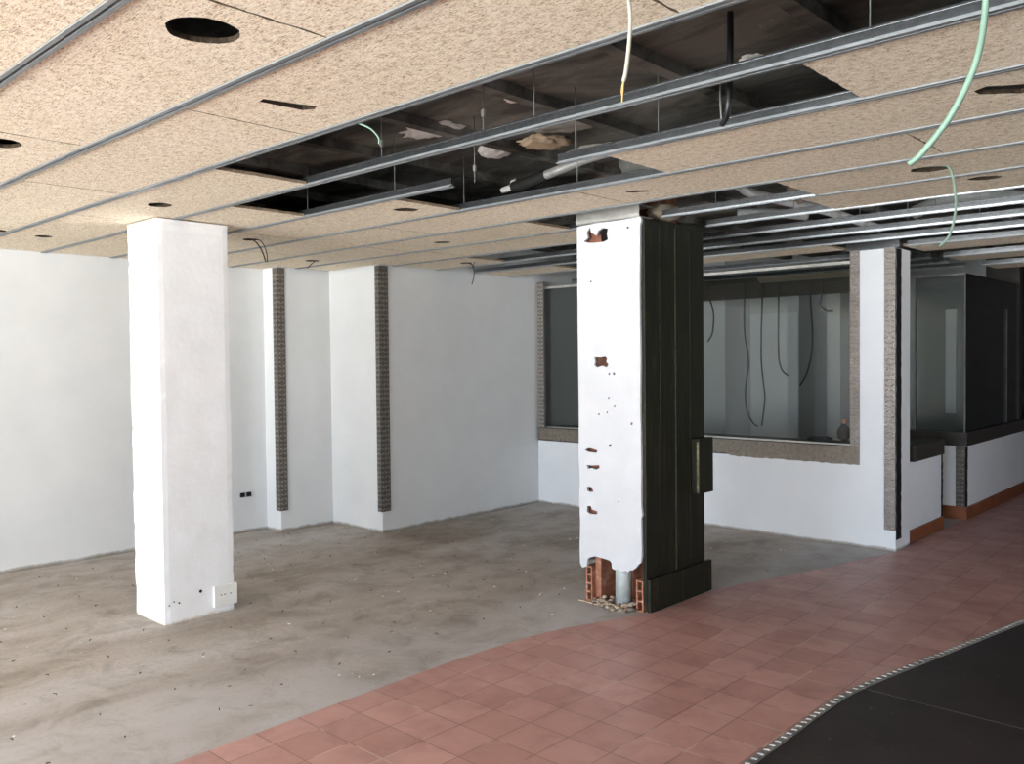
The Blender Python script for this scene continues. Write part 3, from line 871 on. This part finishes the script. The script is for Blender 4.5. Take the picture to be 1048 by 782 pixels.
hanger(-4.475, 3.015, T, 'hanger wire on the rail that ends in mid-air, at the left edge of the opening')
hanger(-3.673, 3.555, T, 'hanger wire on the far rail of the big opening, left one')
hanger(-2.822, 3.555, T, 'hanger wire on the far rail of the big opening, beside the black sleeved pipe')
hanger(-2.403, 3.015, T, 'hanger wire on the start of the right-hand rail by the plaster patches')
hanger(-1.97, 3.015, T, 'hanger wire on the right-hand rail, right of the grey duct', 2.77)
hanger(-3.037, 3.015, 2.475, 'loose hanger wire with two clips holding nothing in the big opening', 2.53)
for x, y, lab in ((-2.62, 4.62, 'hanger wire over the right-hand opening close to the plank-clad column'), (-2.38, 5.155, 'hanger wire over the second bare rail right of the column'),
                  (-2.18, 5.70, 'hanger wire over the third bare rail'), (-1.72, 5.70, 'hanger wire over the third bare rail, farther right'), (-2.05, 6.21, 'hanger wire over the fourth bare rail'),
                  (-1.60, 6.21, 'hanger wire over the fourth bare rail, farther right'), (-1.20, 5.155, 'hanger wire at the right photo edge over the bare rails'), (-5.0, 5.70, 'hanger wire above the far gap left of the column'), (-4.6, 6.21, 'hanger wire deep in the far gap left of the column')):
    hanger(x, y, T, lab)

# ------------------------------------------------------------------ cables
def cable(pts, rad, mat, label, name='cable', seg=8):
    return tag(MB().tube(pts, rad, seg).build(name, mat, center=True), label, 'cable')
cw = thing('cable', 'white cable hanging from the ceiling edge at the top, brass-coloured core bared at its end', 'cable', (-1.23, 1.75, 2.23))
MB().tube([(-1.205, 1.62, 2.486), (-1.214, 1.72, 2.475), (-1.222, 1.75, 2.43), (-1.226, 1.75, 2.364), (-1.236, 1.75, 2.30), (-1.244, 1.75, 2.276)], .0052, 8).build('sheath', 'white_cable', cw)
m = MB()
m.tube([(-1.243, 1.75, 2.28), (-1.246, 1.75, 2.25), (-1.248, 1.75, 2.226)], .0021, 6)
m.tube([(-1.245, 1.752, 2.28), (-1.251, 1.752, 2.255), (-1.247, 1.752, 2.235)], .0016, 6)
m.build('core', 'copper', cw)
cable([(-.458, 1.82, 2.480), (-.468, 1.87, 2.42), (-.480, 1.9, 2.298), (-.496, 1.9, 2.187), (-.540, 1.9, 2.091), (-.596, 1.9, 2.022), (-.625, 1.9, 2.0)], .0066, 'green_cable', 'thick pale green cable curving down at the top right')
cable([(-1.40, 4.37, 2.50), (-1.30, 4.365, 2.492), (-1.252, 4.36, 2.47), (-1.231, 4.36, 2.377), (-1.226, 4.36, 2.273), (-1.251, 4.36, 2.162), (-1.294, 4.36, 2.112)], .0065, 'green_dark', 'thin dark green wire hanging from a panel hole in front of the bare rails')
cable([(-2.70, 2.03, 2.52), (-2.612, 1.985, 2.485), (-2.536, 1.985, 2.449), (-2.492, 1.985, 2.409), (-2.490, 1.985, 2.386)], .0036, 'green_cable', 'short pale wire end sticking out at the near edge of the big opening')
cable([(-1.50, 2.75, 2.80), (-1.501, 2.75, 2.641), (-1.508, 2.75, 2.49), (-1.528, 2.77, 2.45), (-1.56, 2.80, 2.435)], .0115, 'black_cable', 'black conduit dropping from the slab behind the bare middle rail', 'conduit', 10)
cable([(-1.54, 2.752, 2.56), (-1.541, 2.752, 2.51), (-1.538, 2.755, 2.437)], .004, 'duct_grey', 'thin grey wire beside the black conduit')
cable([(-5.63, 3.30, 2.50), (-5.585, 3.30, 2.476), (-5.525, 3.30, 2.44), (-5.465, 3.30, 2.378), (-5.425, 3.30, 2.307)], .0042, 'black_cable', 'dark wire looping out of the panel hole right of the white column')
cable([(-5.60, 3.33, 2.50), (-5.565, 3.335, 2.478), (-5.515, 3.34, 2.44), (-5.475, 3.34, 2.37), (-5.462, 3.335, 2.31)], .0035, 'black_cable', 'second dark wire beside the loop right of the white column')
cable([(-6.42, 4.37, 2.50), (-6.38, 4.36, 2.474), (-6.44, 4.35, 2.44), (-6.475, 4.35, 2.42)], .0045, 'black_cable', 'short dark wire in the panel hole above the first corner strip')
cable([(-5.69, 5.5, 2.50), (-5.64, 5.5, 2.482), (-5.575, 5.5, 2.451), (-5.564, 5.5, 2.36), (-5.592, 5.5, 2.284)], .0045, 'black_cable', 'dark wire hanging from the panel hole beside the second corner strip')
cable([(-5.55, 5.5, 2.50), (-5.56, 5.5, 2.47), (-5.585, 5.5, 2.44)], .004, 'black_cable', 'dark wire stub forking beside the second corner strip')
Y8 = 8.45
for q8, (pts, lab) in enumerate((([(-4.453, 2.40), (-4.453, 2.223), (-4.454, 1.863), (-4.41, 1.554), (-4.445, 1.244), (-4.43, 1.038), (-4.36, .90), (-4.300, .868)], 'long black cable behind the shop window, bending to the sill'),
                 ([(-4.274, 2.40), (-4.276, 2.213), (-4.287, 1.858), (-4.288, 1.553), (-4.262, 1.30), (-4.250, 1.146), (-4.285, .87)], 'black cable behind the shop window, meeting the long one at the sill'),
                 ([(-4.069, 2.40), (-4.069, 2.201), (-4.070, 1.652), (-4.039, 1.471), (-3.965, 1.402)], 'black cable behind the shop window with its end hooked to the right'),
                 ([(-3.728, 2.40), (-3.726, 2.192), (-3.707, 1.744), (-3.758, 1.452), (-3.84, 1.304)], 'black cable behind the shop window with its end bent to the left'),
                 ([(-3.61, 2.40), (-3.616, 2.186), (-3.626, 2.109), (-3.557, 2.058), (-3.498, 2.055)], 'short black cable hooked at the top right behind the shop window'),
                 ([(-4.90, 2.40), (-4.872, 2.246), (-4.825, 2.085), (-4.838, 1.874), (-4.899, 1.77)], 'black cable behind the shop window close beside the planks'))):
    cable([(x, Y8 + (.05 if q8 == 1 else 0), z) for x, z in pts], .009, 'black_cable', lab)

# ------------------------------------------------------------------ things in the plenum
p = thing('pipe', 'pipe with a black sleeve and torn white end inside the big ceiling opening', 'pipe', (-3.0, 3.70, 2.60))
MB().tube([(-3.18, 3.70, 2.628), (-3.06, 3.70, 2.645), (-2.90, 3.70, 2.67), (-2.76, 3.70, 2.682), (-2.66, 3.70, 2.685)], .026, 12).build('pipe_body', 'foil', p)
MB().tube([(-3.41, 3.70, 2.600), (-3.30, 3.70, 2.608), (-3.16, 3.70, 2.630)], .033, 12).build('sleeve', 'duct_black', p)
m = MB().tube([(-3.50, 3.70, 2.592), (-3.46, 3.70, 2.596), (-3.42, 3.70, 2.600), (-3.39, 3.70, 2.602)], .02, 10, True, [.016, .019, .018, .02])
m.blob((-3.405, 3.70, 2.612), (.018, .026, .034), .5, 3, 2, 4)
m.build('torn_end', 'patch_white', p)
m = MB().tube([(-2.54, 3.62, 2.60), (-2.48, 3.62, 2.60), (-2.34, 3.64, 2.61), (-2.12, 3.68, 2.63)], .095, 22, False)
tag(m.build('duct', 'duct_mid', center=True), 'open-ended grey round duct at the right end of the big opening', 'duct')
m = MB().tube([(-4.75, 4.46, 2.645), (-4.2, 4.42, 2.645), (-3.80, 4.36, 2.643), (-3.66, 4.30, 2.64)], .102, 24)
tag(m.build('duct', 'duct_black', center=True), 'big black duct lying above the panels left of the plank-clad column', 'duct')
m = MB().tube([(-5.2, 3.75, 2.54), (-4.6, 3.8, 2.535), (-4.2, 3.72, 2.535), (-3.9, 3.9, 2.54)], .028, 10)
tag(m.build('pipe', 'grey_pvc', center=True), 'grey pipe glimpsed deep in the left end of the big opening', 'pipe')
m = MB().tube([(-2.43, 4.22, 2.60), (-2.46, 4.60, 2.60), (-2.55, 5.0, 2.61), (-2.52, 6.0, 2.62), (-2.56, 7.1, 2.62)], .030, 14)
tag(m.build('pipe', 'white_pvc', center=True), 'pale pipe running back above the bare rails right of the column', 'pipe')
m = MB().tube([(-2.95, 5.50, 2.60), (-2.85, 5.58, 2.60), (-2.74, 5.72, 2.60), (-2.66, 5.95, 2.60)], .032, 12)
tag(m.build('pipe', 'grey_pvc', center=True), 'pale bent pipe close behind the plank-clad column', 'pipe')
m = MB().tube([(-2.1, 6.5, 2.62), (-1.9, 6.42, 2.66), (-1.68, 6.40, 2.67), (-1.45, 6.48, 2.64), (-1.25, 6.6, 2.60)], .045, 16)
tag(m.build('duct', 'grey_pvc', center=True), 'grey flexible duct arching above the bare rails over the white pier', 'duct')
m = MB().blob((-3.10, 4.80, 2.54), (.10, .13, .06), .4, 2.4, 3, 2)
tag(m.build('insulation_wad', 'insulation', center=True), 'beige wad of insulation lying on the plank-clad column top', 'insulation')
m = MB().blob((-2.42, 5.35, 2.68), (.07, .09, .09), .5, 2.4, 3, 6)
tag(m.build('insulation_wad', 'insulation', center=True), 'hanging scrap of insulation above the bare rails', 'insulation')
for c, s_, mt, lab, sd in (((-3.36, 3.03, SLAB - .004), (.19, .11, .018), 'patch_white', 'flat white plaster patch on the slab, nearest the loose hanger', 1),
                           ((-3.42, 3.56, SLAB - .012), (.09, .10, .035), 'patch_white', 'dripping white plaster lump on the slab', 2),
                           ((-3.10, 3.62, SLAB - .010), (.13, .13, .030), 'patch_tan', 'tan plaster lump on the slab beside the white one', 3),
                           ((-2.80, 3.42, SLAB - .004), (.20, .16, .016), 'patch_grey', 'grey mortar patch on the slab above the black sleeved pipe', 4),
                           ((-3.02, 3.95, SLAB - .006), (.16, .09, .02), 'patch_grey', 'pale mortar patch on the slab beyond the tan lump', 5),
                           ((-1.66, 3.24, SLAB - .002), (.05, .06, .010), 'patch_white', 'small white plaster fleck on the slab at the upper right', 6),
                           ((-2.72, 2.95, SLAB - .002), (.03, .04, .012), 'patch_white', 'tiny white plaster fleck on the slab beside a hanger', 7)):
    tag(MB().blob(c, s_, .32, 2.6, 4, sd).build('plaster_patch', mt, center=True), lab, 'plaster patch')

# ------------------------------------------------------------------ display room behind the glass
steps = [(-6.33, 9.2), (-5.10, 9.2), (-5.10, 9.83), (-4.475, 9.83), (-4.475, 10.62), (-4.303, 10.62), (-4.303, 11.4), (-6.33, 11.4)]
struct(MB().prism(steps, (), 0, SLAB).build('wall_display', 'paint_grey'))
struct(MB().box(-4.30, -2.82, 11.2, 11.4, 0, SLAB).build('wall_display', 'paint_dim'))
struct(MB().box(-5.095, -4.48, 9.812, 9.83, 0, 2.13).box(-3.245, -3.13, 11.16, 11.2, .9, 2.15).build('wall_light_patch', 'paint'))  # pale boards added to stand in for light patches on the walls
tag(MB().blob((-3.03, 7.56, .925), (.055, .05, .082), .25, 2, 3, 5).build('sack', 'black_plastic', center=True), 'small dark sack standing in the lower right corner behind the shop window', 'sack')
tag(MB().blob((-3.02, 7.55, 1.025), (.020, .018, .024), .2, 2, 2, 3).build('plastic_cap', 'orange_plastic', center=True), 'small orange plastic cap on the dark sack behind the shop window', 'cap')
m = MB().box(-3.34, -3.16, 7.50, 7.62, .846, .872).box(-3.32, -3.18, 7.52, 7.60, .872, .880)
tag(m.build('tray', 'black_plastic', center=True), 'flat dark tray lying on the sill behind the shop window', 'tray')
tread_strip('perforated_strip', 'pale metal strip standing behind the side glass of the far shop window', -2.90, -2.82, 11.185, 11.20, .0, 2.47, ('-y',))
struct(MB().box(-2.82, -2.47, 11.20, 11.32, 0, SLAB).build('wall_partition', 'sill_brown'))
struct(MB().box(-6.30, -3.25, 8.56, 8.68, 2.235, 2.45).build('trim_8', 'sill_brown'))

# ------------------------------------------------------------------ daylight
W = bpy.data.worlds.new('World'); SC.world = W; W.use_nodes = True
nt = W.node_tree; bg = nt.nodes['Background']
tc = nt.nodes.new('ShaderNodeTexCoord'); sp = nt.nodes.new('ShaderNodeSeparateXYZ'); cr = nt.nodes.new('ShaderNodeValToRGB')
mr = nt.nodes.new('ShaderNodeMapRange'); mr.inputs['From Min'].default_value = -1; mr.inputs['From Max'].default_value = 1
nt.links.new(tc.outputs['Generated'], sp.inputs[0]); nt.links.new(sp.outputs['Z'], mr.inputs['Value']); nt.links.new(mr.outputs[0], cr.inputs['Fac'])
el = cr.color_ramp.elements
el[0].position = 0.0; el[0].color = (2.1, 2.14, 2.12, 1)
el[1].position = 1.0; el[1].color = (.64, .83, 1.08, 1)
for p_, c_ in ((.47, (2.1, 2.14, 2.15)), (.51, (.74, .87, 1.05)), (.60, (.72, .90, 1.14))):
    e = el.new(p_); e.color = (*c_, 1)
nt.links.new(cr.outputs['Color'], bg.inputs['Color'])
bg.inputs['Strength'].default_value = 6.0
def portal(name, w, h, loc, rz):
    la = bpy.data.lights.new(name, 'AREA'); la.shape = 'RECTANGLE'; la.size = w; la.size_y = h
    la.cycles.is_portal = True
    lo = bpy.data.objects.new(name, la); COL.objects.link(lo)
    lo.location = loc; lo.rotation_euler = (math.radians(90), 0, rz)
portal('daylight_portal', OX1 - OX0, 2.40, ((OX0 + OX1) / 2, FY - .01, 1.26), 0)
portal('added_slit_portal', SY1 - SY0, 2.46, (3.21, (SY0 + SY1) / 2, 1.23), math.radians(90))  # portal of the added slit, brightens the passage side wall

# ------------------------------------------------------------------ camera
cam = bpy.data.cameras.new('camera'); co = bpy.data.objects.new('camera', cam); COL.objects.link(co)
Rm = ((0.7327852371881584, 0.6803798901499092, -0.010440365831338604), (0.010108092127085667, -0.026225498837763307, -0.9996049468086184), (-0.6803849077049291, 0.7323902158619462, -0.02609500099725986))
right, down, fwd = (Vector(v) for v in Rm)
mat = Matrix((right, -down, -fwd)).transposed().to_4x4()
mat.translation = Vector((0, 0, 1.6))
co.matrix_world = mat
cam.sensor_width = 36; cam.lens = 883.301279600468 / 1048 * 36
cam.clip_start = .05
SC.camera = co

SC.view_settings.view_transform = 'Standard'
SC.view_settings.look = 'None'
SC.view_settings.gamma = 1
SC.view_settings.use_curve_mapping = False
SC.view_settings.exposure = 1.30
SC.cycles.max_bounces = 10; SC.cycles.diffuse_bounces = 6; SC.cycles.transparent_max_bounces = 16
